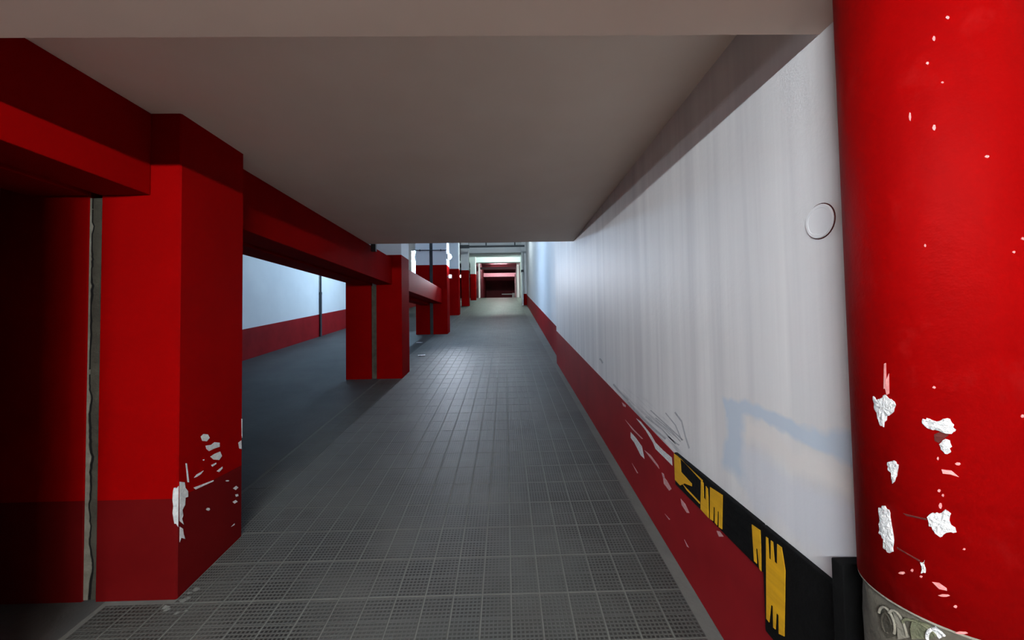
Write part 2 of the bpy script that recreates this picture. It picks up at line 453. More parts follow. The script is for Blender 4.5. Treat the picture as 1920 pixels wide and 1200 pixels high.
YELLOW = [
    [(1.948,-0.653),(1.902,-0.637),(1.874,-0.642),(1.869,-0.717),(1.763,-0.73),(1.764,-0.742),(1.835,-0.758),(1.883,-0.787),(1.94,-0.783)],
    [(1.902,-0.637),(1.664,-0.675),(1.665,-0.684),(1.865,-0.652)],
    [(1.854,-0.77),(1.694,-0.782),(1.694,-0.79),(1.818,-0.781)],
    [(1.677,-0.679),(1.657,-0.685),(1.657,-0.747),(1.642,-0.752),(1.636,-0.689),(1.622,-0.695),(1.62,-0.746),(1.622,-0.816),(1.688,-0.81)],
    [(1.602,-0.679),(1.51,-0.672),(1.522,-0.81),(1.545,-0.813),(1.541,-0.752),(1.55,-0.749),(1.558,-0.813),(1.574,-0.81),(1.57,-0.748),(1.581,-0.749),(1.587,-0.81),(1.611,-0.814)],
    [(1.332,-0.695),(1.253,-0.692),(1.26,-0.738),(1.274,-0.752),(1.291,-0.829),(1.3,-0.825),(1.306,-0.764),(1.315,-0.764),(1.313,-0.816),(1.327,-0.815)],
    [(1.26,-0.698),(1.251,-0.698),(1.249,-0.76),(1.241,-0.763),(1.237,-0.697),(1.228,-0.697),(1.224,-0.756),(1.212,-0.757),(1.208,-0.692),(1.189,-0.692),(1.177,-0.755),(1.192,-0.961),(1.216,-0.972),(1.214,-0.914),(1.224,-0.913),(1.231,-0.97),(1.241,-0.972),(1.239,-0.904),(1.248,-0.905),(1.26,-0.97),(1.273,-0.968)],
    [(0.987,-0.692),(0.979,-0.691),(0.983,-0.766),(0.97,-0.763),(0.961,-0.696),(0.949,-0.696),(0.964,-0.79),(1.004,-0.822)],
]

# ------------------------------------------------------------------ main measures
SL, Z0 = 0.1279, -1.4717
CREST = 28.4
def fl(y):
    return Z0 + SL * min(y, CREST)
ZC = 1.05                 # underside of the low slab
YE = 4.75                 # where the low slab ends
XR = .859                 # near right wall
XL = -4.878               # left wall
def hc(y):                # high ceiling over the upper part of the ramp
    return 3.05 + .075 * y
def xfar(y):
    return .937 + .0143 * (y - 7.15)

# ------------------------------------------------------------------ floor
def strip(name, x0, x1, ys, zt, th, mat, parent=None):
    V, F = [], []
    for y in ys:
        z = zt(y)
        V += [(x0, y, z), (x1, y, z), (x1, y, z - th), (x0, y, z - th)]
    for i in range(len(ys) - 1):
        a, b = 4 * i, 4 * i + 4
        for k in range(4):
            F.append((a + k, a + (k + 1) % 4, b + (k + 1) % 4, b + k))
    F.append((0, 1, 2, 3)); e = 4 * (len(ys) - 1); F.append((e + 3, e + 2, e + 1, e))
    return mesh(name, V, F, mat, parent)

TX, TY = .132, .2405 / math.cos(math.atan(SL)) * math.cos(math.atan(SL))
floor = strip('floor', -1.87, 1.9, [-7, CREST, 46], lambda y: fl(y) - .0022, .2, 'mortar')
tag(floor, kind='structure')
lane = strip('floor.001', -5.1, -1.87, [-7, CREST, 46], lambda y: fl(y) - .001, .2, 'concrete')
tag(lane, kind='structure')

# tiles: 20 across; the nearest 300 one by one, the rest joined
SLA = math.atan(SL)
def tile_verts(w, l, h, c):
    lo = [(-w, -l, -h), (w, -l, -h), (w, l, -h), (-w, l, -h)]
    mi = [(-w, -l, -c), (w, -l, -c), (w, l, -c), (-w, l, -c)]
    hi = [(-w + c, -l + c, 0), (w - c, -l + c, 0), (w - c, l - c, 0), (-w + c, l - c, 0)]
    return lo, mi, hi
TW, TL = TX / 2 - .0028, .2405 / 2 / math.cos(SLA) - .0028
def add_tile(V, F, U, mtx):
    lo, mi, hi = tile_verts(TW, TL, .006, .0012)
    b = len(V)
    for p in lo + mi + hi:
        V.append(mtx @ Vector(p))
        U.append(((p[0] + TW) / (2 * TW), (p[1] + TL) / (2 * TL)))
    for k in range(4):
        j = (k + 1) % 4
        F.append((b + k, b + j, b + 4 + j, b + 4 + k))
        F.append((b + 4 + k, b + 4 + j, b + 8 + j, b + 8 + k))
    F.append((b + 8, b + 9, b + 10, b + 11))
def tile_mesh(name, mts):
    V, F, U = [], [], []
    for mt in mts:
        add_tile(V, F, U, mt)
    me = bpy.data.meshes.new(name)
    me.from_pydata(V, [], F)
    uvl = me.uv_layers.new(name='UVMap')
    for lp in me.loops:
        uvl.data[lp.index].uv = U[lp.vertex_index]
    me.materials.append(M['tile'])
    me.update()
    return me
COLS_Y = [(-2.05, -1.61), (1.84, 2.28), (5.72, 6.16), (10.17, 10.62), (15.3, 15.75), (20.2, 20.65), (25.4, 25.85)]
COLS_X = [(-2.385, -1.544)] * 4 + [(-2.36, -1.86), (-2.36, -1.92), (-2.36, -1.96)]
def blocked(x, y):
    for (a, b), (p, q) in zip(COLS_Y, COLS_X):
        if a - TL < y < b + TL and p - TX / 2 < x < q + TX / 2 - .004:
            return True
    return False
one = tile_mesh('tile', [Matrix.Identity(4)])
singles, rest = [], []
for r in range(-12, 112):
    y = 1.82 + .2405 * (r + .5)
    if y + TL > CREST:
        break
    for c in range(-14, 6):
        x = .003 + TX * (c + .5)
        sx = 1.0
        if blocked(x, y):
            if c != -12 or blocked(x + .03, y) and not any(abs(q + 1.544) < .01 for _, q in COLS_X):
                continue
            if y > 14:
                continue
            sx = (.092) / (2 * TW)          # cut tile beside a column
            x = -1.5405 + .046
        dz = random.uniform(-.0003, .0003)
        mt = Matrix.Translation((x, y, fl(y) + dz)) @ Matrix.Rotation(SLA, 4, 'X') @ Matrix.Diagonal((sx, 1, 1, 1))
        if r >= -1 and len(singles) < 298:
            singles.append(mt)
        else:
            rest.append(mt)
for mt in singles:
    t = link('tile', one, floor)
    t.matrix_world = mt
o = link('tile_field', tile_mesh('tile_field', rest), floor)
tag(o, kind='stuff')

# ------------------------------------------------------------------ walls, ceilings
w = hexa('wall_right', XR, XR + .3, .90, 6.55, fl, hc, 'wall_right'); tag(w, kind='structure')
V = [(xfar(6.55), 6.55), (xfar(20.3), 20.3), (xfar(20.3) + .3, 20.3), (xfar(6.55) + .3, 6.55)]
w = mesh('wall_right_far', [(x, y, fl(y)) for x, y in V] + [(x, y, hc(y)) for x, y in V], HEXF, 'white')
tag(w, kind='structure')
DH = .55
o = hexa('baseboard_right', XR - .004, XR, .906, 6.55, fl, lambda y: fl(y) + DH, 'dado'); tag(o, kind='structure')
base_right = o
V = [(xfar(6.552) - .004, 6.552), (xfar(20.3) - .004, 20.3), (xfar(20.3), 20.3), (xfar(6.552), 6.552)]
o = mesh('baseboard_right_far', [(x, y, fl(y)) for x, y in V] + [(x, y, fl(y) + DH) for x, y in V], HEXF, 'dado')
tag(o, kind='structure')

w = hexa('wall_left', XL - .3, XL, 1.2, 46, lambda y: fl(y) - .15, 6.05, 'white'); tag(w, kind='structure')
o = hexa('baseboard_left', XL, XL + .005, 1.2, CREST, fl, lambda y: fl(y) + .58, 'dado'); tag(o, kind='structure')

# behind the viewpoint: the ramp goes on down between an added red wall, a recess on the right and a cross wall
w = hexa('wall_left_light_block', -2.2, -1.70, -7, 1.25, fl, ZC, 'far_red'); tag(w, kind='structure')  # unseen; placed to keep light off the near column's left half
w = hexa('wall_left_return', -5.1, -2.2, 1.05, 1.25, fl, ZC, 'maroon'); tag(w, kind='structure')
w = hexa('wall_right_recess', 1.6, 1.9, -7, .9, fl, ZC, 'concrete'); tag(w, kind='structure')
w = hexa('wall_right_return', XR + .3, 1.9, .9, 1.1, fl, ZC, 'white'); tag(w, kind='structure')
w = hexa('wall_back', -1.70, 1.6, -7.2, -7, lambda y: fl(-7) - .1, ZC, 'concrete'); tag(w, kind='structure')

o = hexa('ceiling', -5.1, XR, -7, YE, ZC, ZC + .22, 'ceil'); tag(o, kind='structure')
o = hexa('ceiling_recess', XR, 1.9, -7, .9, ZC, ZC + .22, 'ceil'); tag(o, kind='structure')
o = hexa('wall_over_slab', -4.878, XR, YE - .2, YE, ZC + .22, hc, 'white'); tag(o, kind='structure')
o = hexa('ceiling_high', -5.1, 1.5, YE, 28.4, hc, lambda y: hc(y) + .2, 'white'); tag(o, kind='structure')
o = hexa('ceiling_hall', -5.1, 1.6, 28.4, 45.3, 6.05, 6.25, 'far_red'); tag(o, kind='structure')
o = hexa('trim_1', -1.70, 1.2, .42, 1.0, .775, ZC, 'soffit'); tag(o, kind='structure')

# ------------------------------------------------------------------ red twin columns
halves = {}
def sub(part, o):
    o.parent = part      # part and sub-part are both built in world coordinates
    return o
def column(y0, y1, xr, wr, joint, wl, red_top, top, maroon, label, chips=False, group='red twin columns along the ramp'):
    root = empty('column', ((xr - wr - joint / 2), (y0 + y1) / 2, fl((y0 + y1) / 2)))
    tag(root, label, 'column', group)
    def half(x0, x1):
        V, F, I = [], [], []
        zs = [lambda y: fl(y) , lambda y: fl(y0) + maroon, lambda y: min(red_top, top), lambda y: top]
        mats = [0, 1, 2]
        if red_top >= top:
            zs = zs[:3]
        if maroon <= 0:
            zs = [zs[0]] + zs[2:]; mats = [1, 2]
        b = .006
        ring = [(x0 + b, y0), (x1 - b, y0), (x1, y0 + b), (x1, y1 - b), (x1 - b, y1), (x0 + b, y1), (x0, y1 - b), (x0, y0 + b)]
        n = len(ring)
        for zf in zs:
            V += [(x, y, zf(y)) for x, y in ring]
        for i in range(len(zs) - 1):
            for k in range(n):
                F.append((i * n + k, i * n + (k + 1) % n, (i + 1) * n + (k + 1) % n, (i + 1) * n + k)); I.append(mats[i])
        F.append(tuple(range(n))[::-1]); I.append(1)
        F.append(tuple(range((len(zs) - 1) * n, len(zs) * n))); I.append(2 if red_top < top else 1)
        return adopt(root, mesh('column_half', V, F, ['maroon', 'red', 'white'], None, I))
    root_half = half(xr - wr, xr)
    halves[root.name] = root_half
    if joint:
        half(xr - wr - joint - wl, xr - wr - joint)
    return root

c_near = column(1.84, 2.28, -1.544, .373, .054, .425, 9, ZC, .46,
       'nearest red twin column with scraped white corner and crumbling open joint')
c_mid = column(5.72, 6.16, -1.544, .376, .077, .375, 1.097, hc(5.72), 0,
       'middle red twin column just past the end of the low ceiling, without any lamp')
c_lamp = column(10.17, 10.62, -1.544, .376, .090, .365, 1.668, hc(10.2), 0,
       'third red twin column, with bright lamps on both of its sides')
c4 = column(15.3, 15.75, -1.86, .42, 0, 0, fl(15.3) + 1.86, hc(15.3), 0, 'slim red and white column just behind the lamp column')
c5 = column(20.2, 20.65, -1.92, .40, 0, 0, fl(20.2) + 1.90, hc(20.2), 0, 'red and white column at the start of the pale lit floor')
c6 = column(25.4, 25.85, -1.96, .36, 0, 0, fl(25.4) + 1.75, hc(25.4), 0, 'farthest bright red column beside the dark hall opening')

# joint filler: crumbling mortar strips with a crack between them (near column), plain sunken strips elsewhere
def crumble(pts_l, pts_r, y_front, depth, mat, root, name='joint_filler'):
    n = len(pts_l); V = []; F = []
    for (xl, z), (xr_, _) in zip(pts_l, pts_r):
        V += [(xl, y_front, z), (xr_, y_front, z), (xr_, y_front + depth, z), (xl, y_front + depth, z)]
    for i in range(n - 1):
        a, b = 4 * i, 4 * i + 4
        for k in range(4):
            F.append((a + k, a + (k + 1) % 4, b + (k + 1) % 4, b + k))
    F.append((0, 1, 2, 3)); e = 4 * (n - 1); F.append((e + 3, e + 2, e + 1, e))
    return adopt(root, mesh(name, V, F, mat))

crk = sorted([(x, z) for x, z in CRACK + CRACK2], key=lambda p: p[1])
fine = []
rj = random.Random(3)
for (xa, za), (xb, zb) in zip(crk[:-1], crk[1:]):
    for k in range(4):
        t = k / 4
        fine.append((xa + (xb - xa) * t + rj.uniform(-.003, .003), za + (zb - za) * t))
fine.append(crk[-1])
fine = [(x, z) for x, z in fine if fl(1.86) + .01 < z < .66]
fine = [(fine[0][0], fl(1.86) + .004)] + fine + [(fine[-1][0], .645)]
xj0, xj1 = -1.9708, -1.9172
fine = [(x * .992, z) for x, z in fine]
a = crumble([(xj0, z) for x, z in fine], [(min(max(x - .001, xj0 + .006), xj1 - .02), z) for x, z in fine], 1.8425, .06, 'filler_light', c_near)
a['label'] = 'pale crumbling mortar along the left of the joint'
a = crumble([(min(max(x + .010 + .003 * math.sin(z * 9), xj0 + .014), xj1 - .01), z) for x, z in fine], [(xj1, z) for x, z in fine], 1.844, .06, 'filler_dark', c_near)
a['label'] = 'dark mortar along the right of the joint'
a = crumble([(max(x - .004, xj0 + .003), z) for x, z in fine], [(min(x + .014, xj1 - .004), z) for x, z in fine], 1.8455, .05, 'crack', c_near, 'crack_shade_strip')  # dark infill painted as the shaded void of the crack
a['label'] = 'black ragged strip standing for the shaded crack between the mortar strips'
adopt(c_near, hexa('joint_core', xj0, xj1, 1.93, 2.27, fl, .645, 'crack'))
adopt(c_mid, hexa('joint_filler', -1.9965, -1.9205, 5.75, 6.15, fl, .645, 'raw'))
adopt(c_mid, hexa('joint_core', -1.9965, -1.9205, 5.78, 6.15, .645, hc(5.75), 'white'))
adopt(c_lamp, hexa('joint_filler', -2.0095, -1.9205, 10.22, 10.61, fl, hc(10.2), 'pipe_dark'))

# paint chips knocked off the near column
for pts in COL_CHIPS:
    ps = [(-1.544, max(y, 1.8462), z) for y, z in pts]
    sub(halves[c_near.name], flake('paint_chip', ps, lambda p: Vector((1, 0, 0)), .0015, 'plaster', None))
# the same chipped arris seen on its front face
arris = [(-.885, .010), (-.90, .014), (-.94, .016), (-.97, .012), (-1.0, .015), (-1.03, .010), (-1.05, .006)]
off = .16
ps = [(-1.550, 1.84, z + off) for z, w_ in arris] + [(-1.550 - w_, 1.84, z + off) for z, w_ in arris[::-1]]
sub(halves[c_near.name], flake('paint_chip', ps, lambda p: Vector((0, -1, 0)), .0015, 'plaster', None))
za, zb_ = arris[0][0] + off - .004, arris[-1][0] + off - .02
ps = [(-1.550, 1.84, za), (-1.544, 1.846, za + .01), (-1.544, 1.846, zb_), (-1.550, 1.84, zb_ + .02)]
sub(halves[c_near.name], flake('paint_chip', ps, lambda p: Vector((.7071, -.7071, 0)), .0015, 'plaster', None))
# broken screed heaped round the foot of the near column
rf = random.Random(11)
for k in range(9):
    x = -1.52 + rf.uniform(-.05, .09); y = 1.80 + rf.uniform(-.05, .10)
    if x < -1.53 and y > 1.80: x = -1.50
    s = rf.uniform(.008, .02)
    V = []
    for i in range(6):
        an = i / 6 * 2 * math.pi
        V.append((x + s * math.cos(an) * rf.uniform(.7, 1.2), y + s * math.sin(an) * rf.uniform(.6, 1.1), fl(y) + .001))
    V.append((x, y, fl(y) + s * .5))
    adopt(c_near, mesh('mortar_crumb', V, [(i, (i + 1) % 6, 6) for i in range(6)] + [tuple(range(6))[::-1]], 'mortar'))

# ------------------------------------------------------------------ beams between the columns
def beam(x0, x1, y0, y1, zb, zt, label):
    o = hexa('beam', x0, x1, y0, y1, zb, zt, 'red', None, .006)
    tag(o, label, 'beam', 'red beams between the columns')
beam(-1.9165, -1.684, 1.255, 1.84, .655, ZC, 'short red beam at the far left edge running into the nearest column')
beam(-2.25, -1.972, 1.255, 1.84, .655, ZC, 'rear twin hidden behind the red beam at the far left edge')
beam(-1.92, -1.684, 2.28, 5.72, .655, ZC, 'long dark red beam under the low ceiling between nearest and middle columns')
beam(-2.25, -1.997, 2.28, 5.72, .655, ZC, 'rear twin of the long dark red beam under the low ceiling')
beam(-1.92, -1.684, 6.16, 10.17, .648, 1.025, 'pink-lit red beam from the middle column to the lamp column')
beam(-2.25, -2.01, 6.16, 10.17, .60, .98, 'rear twin of the pink-lit red beam')

# ------------------------------------------------------------------ round red column on the right
CX, CY, CR = .876, .767, .139
rc = empty('round_column', (CX, CY, fl(CY)))
tag(rc, 'thick round red column with chipped paint at the right edge', 'column')
shaft = adopt(rc, lathe_z('painted_shaft', CX, CY, [(CR - .006, -.5445), (CR, -.543), (CR, ZC)], 'round_red', None, 96))
adopt(rc, lathe_z('paint_edge', CX, CY, [(CR - .004, -.5490), (CR - .0005, -.5475), (CR - .0005, -.5445), (CR - .006, -.5440)], 'filler_light', None, 96))
# bare lower shaft, uneven
V, F = [], []
nb, nh = 72, 26
rb = random.Random(5)
zb0, zb1 = fl(CY) + .02, -.5455
for i in range(nh + 1):
    z = (fl(CY - CR) if i == 0 else zb0) + (zb1 - zb0) * i / nh if i else fl(CY - CR) - .01
    for k in range(nb):
        an = 2 * math.pi * k / nb
        r = CR - .009 + .003 * math.sin(an * 5 + z * 21) * math.sin(z * 13 + an * 3) + rb.uniform(-.0008, .0008)
        V.append((CX + r * math.cos(an), CY + r * math.sin(an), z))
for i in range(nh):
    for k in range(nb):
        F.append((i * nb + k, i * nb + (k + 1) % nb, (i + 1) * nb + (k + 1) % nb, (i + 1) * nb + k))
F.append(tuple(range(nh * nb, (nh + 1) * nb)))
bare = adopt(rc, mesh('bare_shaft', V, F, 'raw', None, None, True))
bare['label'] = 'bare grey concrete below the red paint'
def cyl_pt(th, z, r=CR):
    return (CX + r * math.cos(th), CY + r * math.sin(th), z)
def cyl_n(p):
    return Vector((p[0] - CX, p[1] - CY, 0)).normalized()
for lst, mt, nm in ((CYL_WHITE, 'plaster', 'paint_chip'), (CYL_PINK, 'pale_red', 'paint_scratch'), (CYL_DARK, 'brown', 'paint_gouge')):
    for pts in lst:
        big = mt == 'plaster'
        q = []
        n = len(pts)
        for i in range(n):                       # add ragged in-between points
            a_, b_ = pts[i], pts[(i + 1) % n]
            q.append(a_)
            if big:
                for t in (.33, .66):
                    q.append((a_[0] + (b_[0] - a_[0]) * t + rb.uniform(-.012, .012), a_[1] + (b_[1] - a_[1]) * t + rb.uniform(-.0018, .0018)))
        c_ = (sum(p[0] for p in q) / len(q), sum(p[1] for p in q) / len(q))
        # fan with an inner ring so that the plate follows the curve of the shaft
        t = .0022 if big else .0009
        V = [cyl_pt(a_, z, CR - .002) for a_, z in q] + [cyl_pt(a_, z, CR + t) for a_, z in q]
        inn = [(c_[0] + (a_ - c_[0]) * .5, c_[1] + (z - c_[1]) * .5) for a_, z in q]
        V += [cyl_pt(a_, z, CR + t + (rb.uniform(0, .0022) if big else 0)) for a_, z in inn] + [cyl_pt(c_[0], c_[1], CR + t + .0006)]
        n = len(q)
        F = [(i, (i + 1) % n, n + (i + 1) % n, n + i) for i in range(n)]
        F += [(n + i, n + (i + 1) % n, 2 * n + (i + 1) % n, 2 * n + i) for i in range(n)]
        F += [(2 * n + i, 2 * n + (i + 1) % n, 3 * n) for i in range(n)]
        sub(shaft, mesh(nm, V, F, mt))
# peeling curls of tape and cement on the bare part
def curl(th, z, a, b, rr, mat, turns=1.0, start=0):
    pts = []
    for i in range(22):
        an = start + turns * 2 * math.pi * i / 21
        pts.append(cyl_pt(th + a * math.cos(an), z + b * math.sin(an), CR - .004 + .004 * i / 21))
    sub(bare, tube('cement_ridge', pts, rr, mat, None, 8))
LOOP = [(3.058, -.572), (3.143, -.564), (3.227, -.568), (3.28, -.579), (3.297, -.592), (3.259, -.611), (3.147, -.627), (3.124, -.619), (3.088, -.606), (3.034, -.594)]
PALE = [(3.251, -.566), (3.316, -.565), (3.364, -.574), (3.371, -.586), (3.426, -.597), (3.302, -.613), (3.298, -.591), (3.269, -.577)]
GREEN = [(3.483, -.558), (3.579, -.555), (3.653, -.554), (3.674, -.563), (3.687, -.574), (3.463, -.596), (3.449, -.578)]
RIDGE = [(3.66, -.557), (3.701, -.552), (3.738, -.556), (3.767, -.564), (3.735, -.57), (3.69, -.562)]
for pts, mt in ((LOOP, 'filler_dark'), (PALE, 'filler_light'), (GREEN, 'old_cement'), (RIDGE, 'plaster')):
    ps = [cyl_pt(a_, z, CR - .007) for a_, z in pts]
    sub(bare, flake('cement_patch', ps, cyl_n, .003, mt, None))
curl(3.175, -.592, .10, .026, .0022, 'filler_light', .55, -.6)
curl(3.165, -.596, .06, .018, .0018, 'filler_dark', .8, .2)
curl(3.30, -.600, .11, .040, .0022, 'filler_light', .35, .1)
curl(3.72, -.575, .09, .020, .0025, 'plaster', .4, .8)
curl(3.55, -.570, .16, .012, .0020, 'old_cement', .5, .2)

# ------------------------------------------------------------------ rubber guards on the right wall
def gtop(y):
    return -.646 - .036 * (1.945 - y)
def guard(y0, y1, dz, label):
    root = empty('wall_guard', (XR - .012, (y0 + y1) / 2, gtop(y0) - dz))
    tag(root, label, 'wall guard', 'black and yellow rubber guards on the white wall')
    pads[root.name] = adopt(root, hexa('rubber_pad', XR - .022, XR - .0045, y0, y1, lambda y: gtop(y) - dz, gtop, 'rubber', None, .005))
    return root
pads = {}
gA = guard(1.286, 1.945, .160, 'slim black and yellow rubber wall guard, the one farther up the ramp')
gB = guard(.948, 1.284, .345, 'deep black rubber wall guard beside the round red column, with one tall yellow stripe')
for i, pts in enumerate(YELLOW):
    root, dz = (gA, .160) if i < 6 else (gB, .345)
    lo, hi = (1.289, 1.943) if i < 6 else (.95, 1.281)
    ps = [(min(max(y, lo), hi), z) for y, z in pts]
    ps = [(XR - .022, y, min(max(z, gtop(y) - dz + .002), gtop(y) - .004)) for y, z in ps]
    sub(pads[root.name], flake('yellow_stripe', ps, lambda p: Vector((-1, 0, 0)), .0018, 'yellow_worn' if i == 7 else 'yellow', None))
# ribs on the black field between the stripes
for k in range(3):
    sub(pads[gA.name], hexa('rib', XR - .0245, XR - .022, 1.34, 1.50, -.70 - .04 * k, -.696 - .04 * k, 'rubber'))
es = hexa('edge_strip', XR - .075, XR - .0045, .912, .944, fl(.93) + .12, -.575, 'rubber', None, .004)
tag(es, 'upright black rubber strip squeezed between wall guard and round column', 'rubber strip')

# scraped paint on the dado, rubbed marks on the white wall
for pts in BASE_CHIPS:
    ps = [(XR - .004, y, min(z, fl(y) + DH + .02)) for y, z in pts]
    adopt(base_right, flake('paint_chip', ps, lambda p: Vector((-1, 0, 0)), .0012, 'pink' if len(pts) < 6 else 'plaster', None))
wr = bpy.data.objects['wall_right']
for pts in WALL_SCUFFS:
    ps = [(XR, y, max(z, fl(y) + DH + .004)) for y, z in pts]
    adopt(wr, flake('scuff_mark', ps, lambda p: Vector((-1, 0, 0)), .0008, 'scuff', None))

# round blanking cover on the wall
def disc_x(name, x, y, z, r, th, mat, n=36):
    V, F = [], []
    prof = [(r, x), (r, x - th * .6), (r * .96, x - th), (r * .80, x - th), (r * .78, x - th * .85)]
    for rr, xx in prof:
        for k in range(n):
            a = 2 * math.pi * k / n
            V.append((xx, y + rr * math.cos(a), z + rr * math.sin(a)))
    for i in range(len(prof) - 1):
        for k in range(n):
            F.append((i * n + k, i * n + (k + 1) % n, (i + 1) * n + (k + 1) % n, (i + 1) * n + k))
    F.append(tuple(range(4 * n, 5 * n)))
    return mesh(name, V, F, mat)
o = disc_x('cover_plate', XR, 1.022, .272, .046, .006, 'white')
g_ = disc_x('cover_shade_ring', XR, 1.022, .272, .0485, .002, 'brown'); g_.parent = o  # dark ring that paints the shade outlining the cover
tag(o, 'round white blanking cover on the wall beside the red round column', 'cover plate')

# ------------------------------------------------------------------ lamps
def bulkhead(name_loc, nx, mat, label, group=None, r=.075, plate=.0):
    x, y, z = name_loc
    root = empty('bulkhead_lamp', name_loc)
    tag(root, label, 'lamp', group)
    def ringx(prof, m, nm):
        V, F = [], []; n = 24
        for rr, dx in prof:
            for k in range(n):
                a = 2 * math.pi * k / n
                V.append((x + nx * dx, y + rr * math.cos(a), z + rr * math.sin(a)))
        for i in range(len(prof) - 1):
            for k in range(n):
                F.append((i * n + k, i * n + (k + 1) % n, (i + 1) * n + (k + 1) % n, (i + 1) * n + k))
        F.append(tuple(range(n))); F.append(tuple(range((len(prof) - 1) * n, len(prof) * n)))
        return adopt(root, mesh(nm, V, F, m))
    ringx([(r * 1.2, 0), (r * 1.2, .025), (r * 1.02, .035)], 'metal', 'lamp_base')
    ringx([(r, .0352)] + [(r * math.cos(t), .036 + r * math.sin(t)) for t in (0, .3, .6, .9, 1.2, 1.45)], mat, 'lamp_glass')
    if plate:
        s = .05
        adopt(root, hexa('backing_board', x - .15, x - .001, y + .10, y + .16, z - .42, z + .20, 'pipe_white'))
    return root
bulkhead((-1.5435, 10.265, 1.90), 1, 'lamp_blue', 'glaring cool white lamp on the right flank of the third column', 'bulkhead lamps on the third column')
bulkhead((-2.386, 10.32, 1.90), -1, 'lamp_blue2', 'glaring white lamp on the left flank of the third column', 'bulkhead lamps on the third column', .075, 1)

# flood lamp added on the third column's flank to light the right wall
def added_flood(loc, aim, power, label):
    root = empty('added_flood', loc)
    tag(root, label, 'lamp')
    x, y, z = loc
    adopt(root, hexa('bracket', -1.5435, x - .03, y - .01, y + .01, z - .02, z + .02, 'metal'))
    adopt(root, hexa('lamp_housing', x - .04, x + .04, y - .05, y + .05, z - .05, z + .05, 'pipe_white', None, .01))
    adopt(root, hexa('lamp_glass', x - .032, x + .032, y - .055, y - .0505, z - .04, z + .04, 'flood_glass'))
    ld = bpy.data.lights.new('flood_beam', 'AREA')
    ld.shape = 'DISK'; ld.size = .06; ld.energy = power; ld.color = FLOOD_COL
    ld.spread = math.radians(75)
    lo = bpy.data.objects.new('flood_beam', ld); col.objects.link(lo)
    p = Vector((x, y - .058, z))
    lo.matrix_world = Matrix.Translation(p) @ (Vector(aim) - p).to_track_quat('-Z', 'Y').to_matrix().to_4x4()
    lo.parent = root; lo.matrix_parent_inverse = Matrix.Translation(-Vector(loc))
added_flood((-1.465, 10.24, 1.36), (.86, 1.2, .30), P_FLOOD, 'small added flood lamp below the glaring lamp on the right flank of the third column')

def batten(loc, length, axis, mat, label, rods=0.0, r=.018):
    root = empty('tube_lamp', loc)
    tag(root, label, 'lamp')
    x, y, z = loc
    h = length / 2
    dx, dy = (h, .04) if axis == 'x' else (.04, h)
    adopt(root, hexa('lamp_housing', x - dx, x + dx, y - dy, y + dy, z + .03, z + .08, 'metal', None, .004))
    p = ((x - h + .03, y, z), (x + h - .03, y, z)) if axis == 'x' else ((x, y - h + .03, z), (x, y + h - .03, z))
    adopt(root, tube('lamp_tube', p, r, mat, None, 12))
    for s in (-1, 1):
        q = (x + s * (h - .015), y) if axis == 'x' else (x, y + s * (h - .015))
        adopt(root, hexa('tube_socket', q[0] - .014, q[0] + .014, q[1] - .014, q[1] + .014, z - .025, z + .03, 'metal'))
        if rods:
            adopt(root, tube('hanger_rod', ((q[0], q[1], z + .08), (q[0], q[1], z + rods)), .005, 'metal', None, 8))
    return root
batten((-.65, -1.3, .71), 1.0, 'x', 'tube', 'added unseen hanging tube lamp over the lower ramp behind the viewpoint', ZC - .71)  # unseen lamp added for light from behind on columns and right wall
batten((.7, -2.2, .70), 1.0, 'x', 'tube_b_added', 'added unseen hanging tube lamp behind the viewpoint on the side of the round column', ZC - .70)  # unseen lamp added to light the front of the round column
batten((-.3, 15.5, hc(15.5) - .09), 1.5, 'x', 'tube_mid_added', 'added unseen ceiling tube lamp high above the middle of the ramp')  # hidden tube added to brighten the ramp's middle and the cross beams
batten((-.4, 25.3, hc(25.3) - .09), 1.5, 'x', 'tube_mint', 'ceiling tube lamp between the beams above the pale lit floor')
batten((-.6, 37.5, 5.74), 1.6, 'x', 'tube_pink', 'pinkish tube lamp in the dark hall at the top of the ramp', .31)
lp = bulkhead((-2.32, 20.43, 2.72), -1, 'lamp_pink', 'small pink glowing lamp on the left flank of the red and white column', None, .07)

# ------------------------------------------------------------------ pipes
def pipe_thing(name, label, cat, base):
    r_ = empty(name, base); tag(r_, label, cat); return r_
p = pipe_thing('downpipe', 'thin dark downpipe on the pale blue left wall', 'pipe', (XL + .03, 10.12, fl(10.12)))
adopt(p, tube('upper_pipe', ((XL + .035, 10.12, .98), (XL + .035, 10.12, hc(10.1))), .022, 'pipe_dark', None, 10))
adopt(p, tube('pipe_collar', ((XL + .035, 10.12, .92), (XL + .035, 10.12, .985)), .034, 'pipe_dark', None, 10))
adopt(p, tube('lower_pipe', ((XL + .035, 10.12, fl(10.12) + .0), (XL + .035, 10.12, .93)), .03, 'pipe_dark', None, 10))

p = pipe_thing('conduit', 'thin dark conduit crossing the white top of the third column', 'conduit', (-1.95, 10.15, 2.055))
adopt(p, tube('conduit_run', ((-2.40, 10.15, 2.06), (-1.535, 10.15, 2.055)), .012, 'pipe_dark', None, 8))
for x in (-2.25, -1.70):
    adopt(p, hexa('clip', x - .01, x + .01, 10.135, 10.17, 2.035, 2.08, 'pipe_dark'))

